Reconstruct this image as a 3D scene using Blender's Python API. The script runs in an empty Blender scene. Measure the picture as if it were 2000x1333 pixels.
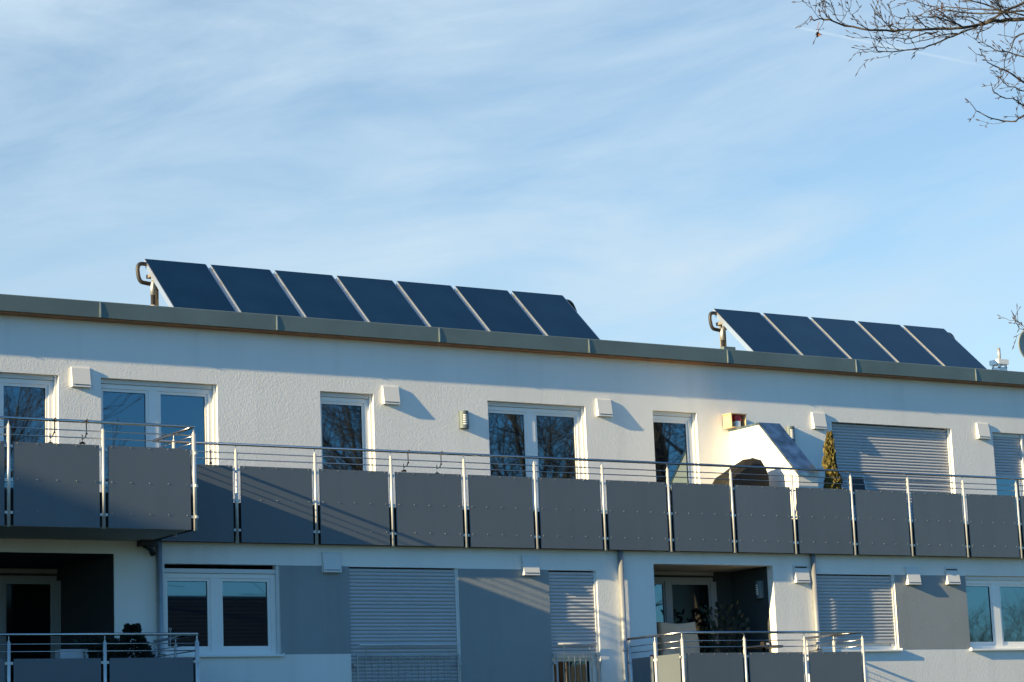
import bpy, math, random
from mathutils import Vector, Matrix
R = math.radians
sc = bpy.context.scene
col = sc.collection

# ------------------------------------------------------------------ camera
F_PX, YAW, PITCH, ROLL = 4570.2, R(-32.2594), R(10.5316), R(-2.3373)
CAMZ = 1.65
cy, sy = math.cos(YAW), math.sin(YAW)
fw = Vector((-sy*math.cos(PITCH), cy*math.cos(PITCH), math.sin(PITCH)))
rt = Vector((cy, sy, 0)); up = rt.cross(fw)
cr, sr = math.cos(ROLL), math.sin(ROLL)
rt2 = cr*rt + sr*up; up2 = -sr*rt + cr*up
cam = bpy.data.cameras.new('camera'); cam.sensor_width = 36; cam.lens = F_PX/2000*36
cam.clip_start = .1; cam.clip_end = 3000
camo = bpy.data.objects.new('camera', cam); col.objects.link(camo)
m = Matrix((rt2, up2, -fw)).transposed().to_4x4(); m.translation = Vector((0, 0, CAMZ))
camo.matrix_world = m
sc.camera = camo

# ------------------------------------------------------------------ light
SUN = Vector((-9.5, -1.0, 3.0)).normalized()          # direction towards the sun
sun = bpy.data.lights.new('sun', 'SUN'); sun.energy = 4.75; sun.angle = R(.5); sun.color = (1, .77, .41)
suno = bpy.data.objects.new('sun', sun); col.objects.link(suno)
suno.rotation_euler = SUN.to_track_quat('Z', 'Y').to_euler()
W = bpy.data.worlds.new('World'); sc.world = W; W.use_nodes = True
nt = W.node_tree; nt.nodes.clear()
def N(t, **k):
    n = nt.nodes.new(t)
    for a, b in k.items(): setattr(n, a, b)
    return n
def lk(a, b): nt.links.new(a, b)
out = N('ShaderNodeOutputWorld'); bg = N('ShaderNodeBackground'); lk(bg.outputs[0], out.inputs[0])
sky = N('ShaderNodeTexSky', sky_type='NISHITA', sun_disc=False)
sky.sun_elevation = math.asin(SUN.z); sky.sun_rotation = math.atan2(SUN.x, SUN.y)
sky.air_density = 1.0; sky.dust_density = .35; sky.ozone_density = 2.2
SKY = .075
bg.inputs[1].default_value = SKY
tc = N('ShaderNodeTexCoord')
mp = N('ShaderNodeMapping', vector_type='POINT'); lk(tc.outputs['Generated'], mp.inputs[0])
mp.inputs['Rotation'].default_value = (0, 0, R(32.3))
mp2 = N('ShaderNodeMapping', vector_type='POINT'); lk(mp.outputs[0], mp2.inputs[0])
mp2.inputs['Rotation'].default_value = (0, R(9), 0)
mp2.inputs['Scale'].default_value = (1, 1, 1)
mp3 = N('ShaderNodeMapping', vector_type='POINT'); lk(mp2.outputs[0], mp3.inputs[0])
mp3.inputs['Scale'].default_value = (5.0, 4, 21)
mp3.inputs['Location'].default_value = (0.35, 0, .9)
n1 = N('ShaderNodeTexNoise'); lk(mp3.outputs[0], n1.inputs['Vector'])
n1.inputs['Scale'].default_value = 1.0; n1.inputs['Detail'].default_value = 9; n1.inputs['Roughness'].default_value = .60; n1.inputs['Distortion'].default_value = .35
mp4 = N('ShaderNodeMapping', vector_type='POINT'); lk(mp.outputs[0], mp4.inputs[0])
mp4.inputs['Rotation'].default_value = (0, R(-9), 0); mp4.inputs['Scale'].default_value = (3.4, 2, 8); mp4.inputs['Location'].default_value = (2.3, .4, 0.2)
n2 = N('ShaderNodeTexNoise'); lk(mp4.outputs[0], n2.inputs['Vector']); n2.inputs['Scale'].default_value = 1.0; n2.inputs['Detail'].default_value = 3
cr1 = N('ShaderNodeValToRGB'); lk(n1.outputs[0], cr1.inputs[0])
cr1.color_ramp.elements[0].position = .34; cr1.color_ramp.elements[1].position = .72
cr2 = N('ShaderNodeValToRGB'); lk(n2.outputs[0], cr2.inputs[0])
cr2.color_ramp.elements[0].position = .34; cr2.color_ramp.elements[1].position = .66
cr2.color_ramp.elements[0].color = (.45, .45, .45, 1)
mul = N('ShaderNodeMath', operation='MULTIPLY'); lk(cr1.outputs[0], mul.inputs[0]); lk(cr2.outputs[0], mul.inputs[1])
# the cirrus stands in the part of the sky behind the building; the rest is clear deep blue
dt = N('ShaderNodeVectorMath', operation='DOT_PRODUCT'); lk(tc.outputs['Generated'], dt.inputs[0]); dt.inputs[1].default_value = (.534, .846, 0)
sec = N('ShaderNodeMapRange', interpolation_type='SMOOTHSTEP'); lk(dt.outputs['Value'], sec.inputs[0]); sec.inputs[1].default_value = .45; sec.inputs[2].default_value = .88
mad = N('ShaderNodeMath', operation='MULTIPLY_ADD'); lk(mul.outputs[0], mad.inputs[0]); mad.inputs[1].default_value = 1.0; mad.inputs[2].default_value = .15
# thin contrail
CA = (rt2*(1525-1000)-up2*(47-666.5)+fw*F_PX).normalized(); CB = (rt2*(1925-1000)-up2*(130-666.5)+fw*F_PX).normalized()
cn = CA.cross(CB).normalized(); ct = (CB-CA).normalized()
d1 = N('ShaderNodeVectorMath', operation='DOT_PRODUCT'); lk(tc.outputs['Generated'], d1.inputs[0]); d1.inputs[1].default_value = cn
ab = N('ShaderNodeMath', operation='ABSOLUTE'); lk(d1.outputs['Value'], ab.inputs[0])
w1_ = N('ShaderNodeMapRange', interpolation_type='SMOOTHSTEP'); lk(ab.outputs[0], w1_.inputs[0]); w1_.inputs[1].default_value = .0009; w1_.inputs[2].default_value = .0001
d2 = N('ShaderNodeVectorMath', operation='DOT_PRODUCT'); lk(tc.outputs['Generated'], d2.inputs[0]); d2.inputs[1].default_value = ct
w2_ = N('ShaderNodeMapRange', interpolation_type='SMOOTHSTEP'); lk(d2.outputs['Value'], w2_.inputs[0]); w2_.inputs[1].default_value = CA.dot(ct); w2_.inputs[2].default_value = CA.dot(ct)+.012
w3_ = N('ShaderNodeMapRange', interpolation_type='SMOOTHSTEP'); lk(d2.outputs['Value'], w3_.inputs[0]); w3_.inputs[1].default_value = CB.dot(ct)+.02; w3_.inputs[2].default_value = CB.dot(ct)-.03
c1 = N('ShaderNodeMath', operation='MULTIPLY'); lk(w1_.outputs[0], c1.inputs[0]); lk(w2_.outputs[0], c1.inputs[1])
c2 = N('ShaderNodeMath', operation='MULTIPLY'); lk(c1.outputs[0], c2.inputs[0]); lk(w3_.outputs[0], c2.inputs[1])
c3 = N('ShaderNodeMath', operation='MULTIPLY_ADD', use_clamp=True); lk(c2.outputs[0], c3.inputs[0]); c3.inputs[1].default_value = .30; lk(mad.outputs[0], c3.inputs[2])
mul2 = N('ShaderNodeMath', operation='MULTIPLY'); lk(c3.outputs[0], mul2.inputs[0]); lk(sec.outputs[0], mul2.inputs[1])
tcol = N('ShaderNodeMixRGB'); lk(sec.outputs[0], tcol.inputs[0]); tcol.inputs[1].default_value = (.40, .80, 1.10, 1); tcol.inputs[2].default_value = (.77, .82, .81, 1)
tint = N('ShaderNodeMixRGB', blend_type='MULTIPLY'); tint.inputs[0].default_value = 1; lk(sky.outputs[0], tint.inputs[1]); lk(tcol.outputs[0], tint.inputs[2])
mix = N('ShaderNodeMixRGB'); lk(mul2.outputs[0], mix.inputs[0]); lk(tint.outputs[0], mix.inputs[1])
mix.inputs[2].default_value = (2.75, 3.5, 4.15, 1)
lk(mix.outputs[0], bg.inputs[0])
sc.view_settings.view_transform = 'Standard'; sc.view_settings.look = 'None'
sc.view_settings.gamma = 1; sc.view_settings.exposure = 1.56

# ------------------------------------------------------------------ materials
def mat(name, c, rough=.6, metal=0, spec=.5, ior=None, bump=None, var=None, coat=0, streak=0, tone=0):
    """bump=(scale, strength, distance); var=(scale, amount)"""
    M = bpy.data.materials.new(name); M.use_nodes = True; t = M.node_tree
    b = t.nodes['Principled BSDF']
    b.inputs['Base Color'].default_value = (*c, 1); b.inputs['Roughness'].default_value = rough
    b.inputs['Metallic'].default_value = metal; b.inputs['Specular IOR Level'].default_value = spec
    b.inputs['Coat Weight'].default_value = coat
    if ior: b.inputs['IOR'].default_value = ior
    g = t.nodes.new('ShaderNodeTexCoord')
    if var:
        n = t.nodes.new('ShaderNodeTexNoise'); t.links.new(g.outputs['Object'], n.inputs['Vector'])
        n.inputs['Scale'].default_value = var[0]; n.inputs['Detail'].default_value = 5
        mrn = t.nodes.new('ShaderNodeMapRange'); t.links.new(n.outputs[0], mrn.inputs[0])
        mrn.inputs[1].default_value = .3; mrn.inputs[2].default_value = .7
        mrn.inputs[3].default_value = 1-var[1]; mrn.inputs[4].default_value = 1+var[1]
        mm = t.nodes.new('ShaderNodeVectorMath'); mm.operation = 'SCALE'
        mm.inputs[0].default_value = c; t.links.new(mrn.outputs[0], mm.inputs['Scale'])
        t.links.new(mm.outputs[0], b.inputs['Base Color'])
    if streak:
        mpn = t.nodes.new('ShaderNodeMapping'); mpn.inputs['Scale'].default_value = (3.2, 3.2, .30); t.links.new(g.outputs['Object'], mpn.inputs[0])
        n = t.nodes.new('ShaderNodeTexNoise'); t.links.new(mpn.outputs[0], n.inputs['Vector']); n.inputs['Scale'].default_value = 1; n.inputs['Detail'].default_value = 6
        q = t.nodes.new('ShaderNodeMapRange'); t.links.new(n.outputs[0], q.inputs[0]); q.inputs[1].default_value = .52; q.inputs[2].default_value = .75; q.inputs[3].default_value = 1; q.inputs[4].default_value = 1-streak
        oi = t.nodes.new('ShaderNodeObjectInfo'); q2 = t.nodes.new('ShaderNodeMapRange'); t.links.new(oi.outputs['Random'], q2.inputs[0]); q2.inputs[3].default_value = 1-tone; q2.inputs[4].default_value = 1+tone
        qm = t.nodes.new('ShaderNodeMath'); qm.operation = 'MULTIPLY'; t.links.new(q.outputs[0], qm.inputs[0]); t.links.new(q2.outputs[0], qm.inputs[1])
        m2 = t.nodes.new('ShaderNodeVectorMath'); m2.operation = 'SCALE'; t.links.new(mm.outputs[0], m2.inputs[0]); t.links.new(qm.outputs[0], m2.inputs['Scale'])
        t.links.new(m2.outputs[0], b.inputs['Base Color'])
    if bump:
        n = t.nodes.new('ShaderNodeTexNoise'); t.links.new(g.outputs['Object'], n.inputs['Vector'])
        n.inputs['Scale'].default_value = bump[0]; n.inputs['Detail'].default_value = 3; n.inputs['Roughness'].default_value = .55
        bp = t.nodes.new('ShaderNodeBump'); bp.inputs['Strength'].default_value = bump[1]; bp.inputs['Distance'].default_value = bump[2]
        t.links.new(n.outputs[0], bp.inputs['Height']); t.links.new(bp.outputs[0], b.inputs['Normal'])
    return M
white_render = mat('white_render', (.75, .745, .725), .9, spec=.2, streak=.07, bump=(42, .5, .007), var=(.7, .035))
grey_render = mat('grey_render', (.265, .29, .305), .9, spec=.2, streak=.08, bump=(42, .5, .007), var=(.9, .04))
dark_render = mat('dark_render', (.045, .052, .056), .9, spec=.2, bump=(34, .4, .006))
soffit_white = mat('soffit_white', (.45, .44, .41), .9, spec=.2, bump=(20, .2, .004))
slab_black = mat('slab_membrane', (.012, .012, .013), .7)
zinc = mat('zinc', (.122, .162, .158), .5, metal=.35, var=(1.3, .12))
zinc_light = mat('zinc_seam', (.32, .36, .34), .4, metal=.5)
wood = mat('soffit_wood', (.30, .12, .035), .6, var=(6, .25))
steel = mat('brushed_steel', (.58, .58, .57), .42, metal=.35, var=(3, .06))
rail_steel = mat('polished_rail_steel', (.36, .365, .38), .22, metal=1)
galv = mat('galvanised_zinc', (.36, .38, .39), .45, metal=.6, var=(4, .12))
panelm = mat('laminate_panel', (.098, .120, .143), .42, spec=.5, streak=.08, tone=.07, var=(.8, .05))
screwm = mat('screw_head', (.30, .32, .34), .45, metal=.6)
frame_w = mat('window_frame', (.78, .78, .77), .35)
guide_m = mat('shutter_guide', (.62, .63, .63), .4)
slat_m = mat('shutter_slat', (.43, .44, .46), .42, spec=.5, var=(2, .03))
pane_m = mat('window_pane', (.006, .008, .010), .015, spec=.5, ior=2.55)
pane_m.node_tree.nodes['Principled BSDF'].inputs['Specular Tint'].default_value = (.62, .84, 1, 1)
pane_dark = mat('dark_pane', (.004, .005, .006), .05, spec=.3, ior=1.35)
gasket = mat('gasket', (.012, .012, .012), .5)
vent_m = mat('vent_plastic', (.62, .62, .61), .4, bump=(60, .1, .001))
lamp_m = mat('lamp_metal', (.085, .115, .13), .6, metal=.2)
lamp_slot = mat('lamp_glass', (.8, .8, .78), .4)
blackm = mat('black_metal', (.012, .012, .012), .5)
insul = mat('black_insulation', (.016, .016, .017), .55, bump=(80, .4, .004))
alu = mat('aluminium', (.62, .62, .60), .35, metal=.85)
glass_c = mat('collector_glass', (.003, .011, .022), .06, spec=.5, ior=1.7, streak=.1, tone=.3, var=(1.1, .4), bump=(420, .02, .0004))
conc = mat('beige_concrete', (.17, .15, .12), .85, var=(3, .1))
cover_dark = mat('dark_cover', (.012, .012, .0115), .6, spec=.2, bump=(9, .6, .02))
cover_tan = mat('tan_fabric', (.72, .43, .27), .85, bump=(12, .5, .02))
sling = mat('sling_fabric', (.02, .022, .026), .6)
potm = mat('dark_pot', (.018, .018, .02), .5)
bark = mat('bark', (.065, .052, .042), .9, bump=(50, .5, .01), var=(9, .3))
bud_m = mat('bud', (.035, .018, .014), .8)
beech_bark = mat('beech_bark', (.032, .027, .023), .9, bump=(50, .5, .01), var=(9, .3))
leaf_dead = mat('dead_leaf', (.20, .075, .03), .8)
thuja_m = mat('thuja_foliage', (.105, .085, .018), .75, var=(16, .65))
conifer_m = mat('conifer_foliage', (.012, .02, .012), .8, var=(14, .4))
plant_m = mat('plant_leaf', (.018, .03, .014), .6, var=(10, .4))
box_wood = mat('box_wood', (.52, .38, .22), .7, var=(20, .15))
redm = mat('red_paint', (.5, .02, .015), .5)
whitep = mat('white_paint', (.75, .75, .72), .5)
gravel = mat('roof_gravel', (.25, .24, .22), .95, var=(8, .3))
grass_m = mat('ground_grass', (.07, .085, .035), .95, var=(.5, .35), bump=(6, .5, .05))
asphalt_m = mat('asphalt', (.055, .055, .058), .9, var=(2, .15))
tile_m = mat('roof_tile', (.014, .014, .014), .6, var=(3, .3))
house_m = mat('house_render', (.16, .15, .14), .9)
curtain_m = mat('curtain', (.42, .38, .30), .9)
room_m = mat('room', (.06, .055, .05), .9)
dish_m = mat('dish_grey', (.19, .23, .23), .5)
frame_shade = mat('shade_toned_frame', (.26, .27, .28), .45)  # window frame colour with the shade inside the recesses painted in
glass_c.node_tree.nodes['Principled BSDF'].inputs['Specular Tint'].default_value = (.6, .95, 1, 1)
# see-through pane (for the door with the curtain)
pane_clear = bpy.data.materials.new('clear_pane'); pane_clear.use_nodes = True
t = pane_clear.node_tree; t.nodes.clear()
o_ = t.nodes.new('ShaderNodeOutputMaterial'); mx = t.nodes.new('ShaderNodeMixShader'); fr = t.nodes.new('ShaderNodeFresnel'); fr.inputs[0].default_value = 1.9
tr = t.nodes.new('ShaderNodeBsdfTransparent'); tr.inputs[0].default_value = (.75, .8, .78, 1); gl = t.nodes.new('ShaderNodeBsdfGlossy'); gl.inputs['Roughness'].default_value = .01
t.links.new(fr.outputs[0], mx.inputs[0]); t.links.new(tr.outputs[0], mx.inputs[1]); t.links.new(gl.outputs[0], mx.inputs[2]); t.links.new(mx.outputs[0], o_.inputs[0])

# ------------------------------------------------------------------ mesh helpers
class MB:
    def __init__(s): s.v = []; s.f = []; s.mi = []; s.sm = []
    def add(s, vs, fs, mi=0, sm=False):
        n = len(s.v); s.v += [tuple(v) for v in vs]
        for f in fs: s.f.append(tuple(i+n for i in f)); s.mi.append(mi); s.sm.append(sm)
        return s
    def box(s, x0, x1, y0, y1, z0, z1, mi=0):
        v = [(x, y, z) for z in (z0, z1) for y in (y0, y1) for x in (x0, x1)]
        return s.add(v, [(0, 2, 3, 1), (4, 5, 7, 6), (0, 1, 5, 4), (2, 6, 7, 3), (0, 4, 6, 2), (1, 3, 7, 5)], mi)
    def quad(s, a, b, c, d, mi=0): return s.add([a, b, c, d], [(0, 1, 2, 3)], mi)
    def tube(s, pts, r, n=10, mi=0, cap=True):
        pts = [Vector(p) for p in pts]; k = len(pts)
        rs = r if isinstance(r, (list, tuple)) else [r]*k
        vs = []; T0 = None
        for i, p in enumerate(pts):
            T = ((pts[min(i+1, k-1)]-p).normalized() + (p-pts[max(i-1, 0)]).normalized())
            if T.length < 1e-6: T = Vector((0, 0, 1))
            T.normalize()
            if i == 0: A = T.orthogonal().normalized()
            else:
                A = A - T*A.dot(T)
                A = A.normalized() if A.length > 1e-6 else T.orthogonal().normalized()
            B = T.cross(A)
            sc_ = 1.0
            if 0 < i < k-1:
                ca = max(.5, (pts[i+1]-p).normalized().dot(T)); sc_ = 1/ca if n > 5 else 1
            for j in range(n):
                a = 2*math.pi*j/n; vs.append(p + (A*math.cos(a)+B*math.sin(a))*rs[i]*(sc_ if sc_ < 1.3 else 1.3))
        fs = []
        for i in range(k-1):
            for j in range(n):
                fs.append((i*n+j, i*n+(j+1) % n, (i+1)*n+(j+1) % n, (i+1)*n+j))
        s.add(vs, fs, mi, True)
        if cap:
            b = len(s.v)-len(vs)
            s.f.append(tuple(b+j for j in range(n-1, -1, -1))); s.mi.append(mi); s.sm.append(False)
            s.f.append(tuple(b+(k-1)*n+j for j in range(n))); s.mi.append(mi); s.sm.append(False)
        return s
    def prism(s, poly, a, b, axis='x', mi=0):
        """poly = list of 2-D points in the plane normal to axis, extruded from a to b"""
        def P(u, v, w): return (w, u, v) if axis == 'x' else ((u, w, v) if axis == 'y' else (u, v, w))
        n = len(poly); vs = [P(u, v, a) for u, v in poly]+[P(u, v, b) for u, v in poly]
        fs = [tuple(range(n)), tuple(range(2*n-1, n-1, -1))]+[(i, i+n, (i+1) % n+n, (i+1) % n) for i in range(n)]
        return s.add(vs, fs, mi)
    def build(s, name, mats, parent=None, **props):
        me = bpy.data.meshes.new(name); me.from_pydata(s.v, [], s.f)
        for M in (mats if isinstance(mats, (list, tuple)) else [mats]): me.materials.append(M)
        me.polygons.foreach_set('material_index', s.mi); me.polygons.foreach_set('use_smooth', s.sm); me.update()
        o = bpy.data.objects.new(name, me); col.objects.link(o)
        if parent: o.parent = parent
        for k, v in props.items(): o[k] = v
        return o
def recalc(o):
    import bmesh
    bm = bmesh.new(); bm.from_mesh(o.data); bmesh.ops.recalc_face_normals(bm, faces=bm.faces); bm.to_mesh(o.data); bm.free(); return o
def thing(name, label, cat, loc=(0, 0, 0), group=None):
    o = bpy.data.objects.new(name, None); col.objects.link(o); o.location = loc; o.empty_display_size = .2
    o['label'] = label; o['category'] = cat
    if group: o['group'] = group
    return o
def tag(o, label, cat, group=None):
    o['label'] = label; o['category'] = cat
    if group: o['group'] = group
    return o
def dup(root, loc, label=None, rz=None):
    r = root.copy(); col.objects.link(r); r.location = loc
    if rz is not None: r.rotation_euler = (0, 0, rz)
    if label: r['label'] = label
    for ch in root.children:
        c = ch.copy(); col.objects.link(c); c.parent = r
        for g in ch.children:
            d = g.copy(); col.objects.link(d); d.parent = c
    return r
def wall_grid(mb, x0, x1, z0, z1, y, holes, depth):
    """front sheet at y with rectangular holes (hx0,hx1,hz0,hz1) and reveals going back by depth"""
    xs = sorted({x0, x1, *[h[0] for h in holes], *[h[1] for h in holes]}); xs = [x for x in xs if x0 <= x <= x1]
    zs = sorted({z0, z1, *[h[2] for h in holes], *[h[3] for h in holes]}); zs = [z for z in zs if z0 <= z <= z1]
    for i in range(len(xs)-1):
        for j in range(len(zs)-1):
            cx, cz = (xs[i]+xs[i+1])/2, (zs[j]+zs[j+1])/2
            if any(h[0] < cx < h[1] and h[2] < cz < h[3] for h in holes): continue
            mb.quad((xs[i], y, zs[j]), (xs[i+1], y, zs[j]), (xs[i+1], y, zs[j+1]), (xs[i], y, zs[j+1]))
    for h in holes:
        d = h[4] if len(h) > 4 else depth
        a, b, c, e = h[:4]
        mb.quad((a, y, c), (a, y, e), (a, y+d, e), (a, y+d, c))
        mb.quad((b, y, e), (b, y, c), (b, y+d, c), (b, y+d, e))
        mb.quad((a, y, e), (b, y, e), (b, y+d, e), (a, y+d, e))
        mb.quad((b, y, c), (a, y, c), (a, y+d, c), (b, y+d, c))
    return mb

# ------------------------------------------------------------------ key planes of the house
YU, YL, YM, YF = 32.70, 30.89, 30.75, 29.36      # upper wall, lower wall, terrace railing, balcony railing
FL = 5.72                                         # terrace floor
XC = 13.29                                        # corner of the upper left balcony
house = thing('apartment_building', 'white rendered flat roofed apartment building with grey bands, set back top floor and roof terrace', 'building', (20, 31, 0))
def H(mb, name, mats, **p):
    o = mb.build(name, mats, house, **p); o.matrix_parent_inverse = Matrix.Translation((-20, -31, 0)); return o
def sub(mb, name, mats, parent, **p): return mb.build(name, mats, parent, **p)

# upper wall with openings
UP = [(10.85, 12.614, FL, 7.806), (13.288, 15.203, FL, 7.806), (16.992, 17.955, FL, 7.797), (20.11, 22.055, FL, 7.80),
      (23.465, 24.406, FL, 7.797), (27.46, 30.362, FL, 7.778), (31.418, 33.2, FL, 7.755)]
H(wall_grid(MB(), 4, 44, 5.5, 8.70, YU, UP, .17), 'upper_wall', white_render)
# lower wall with openings
LO = [(13.491, 15.305, 3.533, 4.830, .14), (16.457, 18.346, 2.5, 4.820, .14), (19.998, 20.909, 2.5, 4.810, .14),
      (25.369, 27.110, 3.53, 4.808, .14), (28.759, 30.62, 3.53, 4.816, .14),
      (22.024, 24.464, 2.85, 4.937, .16), (8.5, 12.727, 2.85, 4.955, .02)]
H(wall_grid(MB(), 4, 44, 0, 5.14, YL, LO, .1), 'lower_wall', white_render)
# painted grey bands, 3 mm proud
for x0, x1, z0, z1 in ((15.305, 16.457, 3.53, 4.826), (18.346, 19.998, 0.5, 4.815), (27.110, 28.759, 3.53, 4.812)):
    H(MB().box(x0+.001, x1-.001, YL-.003, YL+.05, z0, z1), 'painted_band', grey_render)
# right recess (loggia): walls, ceiling, floor
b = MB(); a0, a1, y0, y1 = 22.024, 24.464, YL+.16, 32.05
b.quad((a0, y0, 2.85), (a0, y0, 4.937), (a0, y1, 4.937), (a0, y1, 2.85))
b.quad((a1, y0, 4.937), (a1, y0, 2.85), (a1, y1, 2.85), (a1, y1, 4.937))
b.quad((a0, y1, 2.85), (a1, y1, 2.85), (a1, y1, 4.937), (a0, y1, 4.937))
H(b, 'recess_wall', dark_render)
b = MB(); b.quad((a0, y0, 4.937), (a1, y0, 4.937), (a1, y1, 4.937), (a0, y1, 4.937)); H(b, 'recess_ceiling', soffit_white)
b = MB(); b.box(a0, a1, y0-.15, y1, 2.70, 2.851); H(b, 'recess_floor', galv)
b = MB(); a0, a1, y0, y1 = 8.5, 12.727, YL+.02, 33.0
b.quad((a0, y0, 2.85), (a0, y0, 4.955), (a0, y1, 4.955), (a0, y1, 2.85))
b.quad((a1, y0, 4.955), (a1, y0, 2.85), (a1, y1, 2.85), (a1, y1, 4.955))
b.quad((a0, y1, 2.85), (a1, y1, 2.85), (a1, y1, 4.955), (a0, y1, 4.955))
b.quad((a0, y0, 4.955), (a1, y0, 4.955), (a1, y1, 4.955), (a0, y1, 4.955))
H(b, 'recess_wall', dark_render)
b = MB(); b.box(a0, a1, y0-.02, y1, 2.70, 2.851); H(b, 'recess_floor', galv)
# slabs
b = MB(); b.box(XC, 44, 30.80, 32.9, 5.142, FL); H(b, 'terrace_slab', slab_black)
b = MB(); b.box(4, XC-.03, 29.40, 32.9, 5.16, FL-.1, 0)
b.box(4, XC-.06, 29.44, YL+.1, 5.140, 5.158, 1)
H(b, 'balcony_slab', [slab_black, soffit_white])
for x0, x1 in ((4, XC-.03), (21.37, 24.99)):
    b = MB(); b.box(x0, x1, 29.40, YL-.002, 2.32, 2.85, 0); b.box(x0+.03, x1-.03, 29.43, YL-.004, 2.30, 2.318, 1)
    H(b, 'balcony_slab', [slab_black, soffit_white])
# roof, soffit, fascia
b = MB(); b.box(4, 44, 32.6, 46, 8.70, 8.80); b.box(4, 44, 45.9, 46, 0, 8.7); b.box(4, 4.1, YU+.3, 46, 0, 8.7); b.box(43.9, 44, YU+.3, 46, 0, 8.7)
H(b, 'roof', gravel)
b = MB(); b.box(4, 44, 32.517, YU+.05, 8.662, 8.72); H(b, 'soffit', wood)
fas = MB()
fas.prism([(32.49, 8.684), (32.515, 8.684), (32.515, 8.90), (32.75, 8.93), (32.75, 8.945), (32.505, 8.935), (32.49, 8.924)], 4, 44)
fo = recalc(H(fas, 'fascia', zinc))
for i in range(-4, 9):
    x = 16.154+2.951*i
    s_ = MB(); s_.prism([(32.480, 8.686), (32.489, 8.686), (32.489, 8.922), (32.484, 8.922), (32.480, 8.85), (32.476, 8.76)], x-.010, x+.010)
    recalc(H(s_, 'fascia_seam', zinc_light))
b = MB(); b.box(24.944, 25.20, 32.50, 32.62, 8.93, 8.985); H(b, 'fascia_cap', zinc)

# downpipes
for x in (13.385, 21.34, 25.285):
    b = MB(); yc = YL-.062
    b.tube([(x, yc, 0), (x, yc, 5.14)], .045, 14)
    for z in (3.55, 1.4): b.tube([(x, yc, z-.02), (x, yc, z+.02)], .051, 14)
    H(b, 'downpipe', galv)
b = MB(); b.tube([(13.30, YL-.05, 4.95), (13.24, YL-.10, 5.03), (13.12, YL-.16, 5.07)], .04, 10); b.box(13.06, 13.30, YL-.20, YL-.03, 5.06, 5.138)
H(b, 'drain_outlet', blackm)

# ------------------------------------------------------------------ windows
def window(x0, x1, z0, z1, Y, rev, mull=(), box=None, sill=False, pane=pane_m, shutter_to=None, frame_z=None, name='window', sash_l=.05):
    """frame set back in the reveal; mull = list of (left edge, right edge) of the posts between the panes"""
    yf = Y+rev-.075
    fz = frame_z if frame_z else z1-.075
    f = MB()
    w = .055
    # lintel box of the rolled shutter
    bz = box or (z1-.07, z1-.004)
    if box is not False: f.box(x0, x1-.045, Y+rev-.10, Y+rev, bz[0], bz[1], 1)
    # fixed frame
    f.box(x0, x0+w*.6, yf, yf+.07, z0, fz); f.box(x1-.115, x1-.045, yf, yf+.07, z0, fz)
    f.box(x0+w*.6, x1-.115, yf, yf+.07, fz-.065, fz); f.box(x0+w*.6, x1-.115, yf, yf+.07, z0, z0+.06)
    # guides of the shutter
    f.box(x1-.045, x1-.001, yf-.045, yf+.06, z0, z1-.001, 1)
    W_ = H(f, name, [frame_w, guide_m])
    # sashes with panes
    edges = [x0+w*.6]
    for a, c in mull: edges += [a, c]
    edges.append(x1-.115)
    for i in range(0, len(edges), 2):
        a, c = edges[i], edges[i+1]
        s = MB(); d = .045; ys = yf+.018
        s.box(a, a+d, ys, ys+.05, z0+.06, fz-.065); s.box(c-d, c, ys, ys+.05, z0+.06, fz-.065)
        s.box(a+d, c-d, ys, ys+.05, fz-.065-d, fz-.065); s.box(a+d, c-d, ys, ys+.05, z0+.06, z0+.06+d+.02)
        g = .006
        for q in ((a+d, a+d+g), (c-d-g, c-d)): s.box(q[0], q[1], ys+.012, ys+.03, z0+.13, fz-.065-d, 1)
        s.box(a+d, c-d, ys+.012, ys+.03, fz-.065-d-g, fz-.065-d, 1)
        so = sub(s, 'sash', [frame_w, gasket], W_)
        p = MB(); p.box(a+d, c-d, ys+.022, ys+.03, z0+.12, fz-.065-d); sub(p, 'pane', pane, W_)
    for a, c in mull:
        s = MB(); s.box(a, c, yf+.004, yf+.07, z0+.06, fz-.065); sub(s, 'mullion', frame_w, W_)
    if sill:
        s = MB(); s.box(x0-.02, x1+.035, Y-.055, Y+.03, z0-.035, z0-.006)
        s.box(x1+.02, x1+.035, Y-.055, Y+.03, z0-.006, z0+.015); s.box(x0-.02, x0-.005, Y-.055, Y+.03, z0-.006, z0+.015)
        sub(s, 'sill', frame_w, W_)
    return W_
def shutter(parent, x0, x1, z0, z1, y, pitch=.055):
    s = MB(); n = int(round((z1-z0)/pitch)); pitch = (z1-z0)/n
    prof = []
    for i in range(n):
        zb = z0+i*pitch
        for t_ in (0, .12, .3, .5, .7, .86, .95):
            prof.append((y-.014*math.sin(math.pi*min(1, t_/.95))**.75, zb+t_*pitch))
        prof.append((y+.008, zb+.975*pitch))
    prof.append((y, z1))
    vs = [(x0, p[0], p[1]) for p in prof]+[(x1, p[0], p[1]) for p in prof]; k = len(prof)
    s.add(vs, [(i, i+k, i+k+1, i+1) for i in range(k-1)], 0, False)
    s.box(x0, x1, y-.012, y+.004, z0-.05, z0-.002)
    return sub(s, 'roller_shutter', slat_m, parent)
window(*UP[0], YU, .17, mull=[(11.60, 11.76)])
window(*UP[1], YU, .17, mull=[(14.10, 14.26)])
window(*UP[2], YU, .17)
window(*UP[3], YU, .17, mull=[(20.93, 21.09)])
window(*UP[4], YU, .17)
w5 = window(27.46, 30.362, FL, 7.778, YU, .17, box=False); shutter(w5, 27.465, 30.30, FL+.06, 7.765, YU+.085)
w6 = window(31.418, 33.2, FL, 7.755, YU, .17, mull=[(32.16, 32.30)]); shutter(w6, 31.42, 32.19, 6.96, 7.74, YU+.085)
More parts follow.
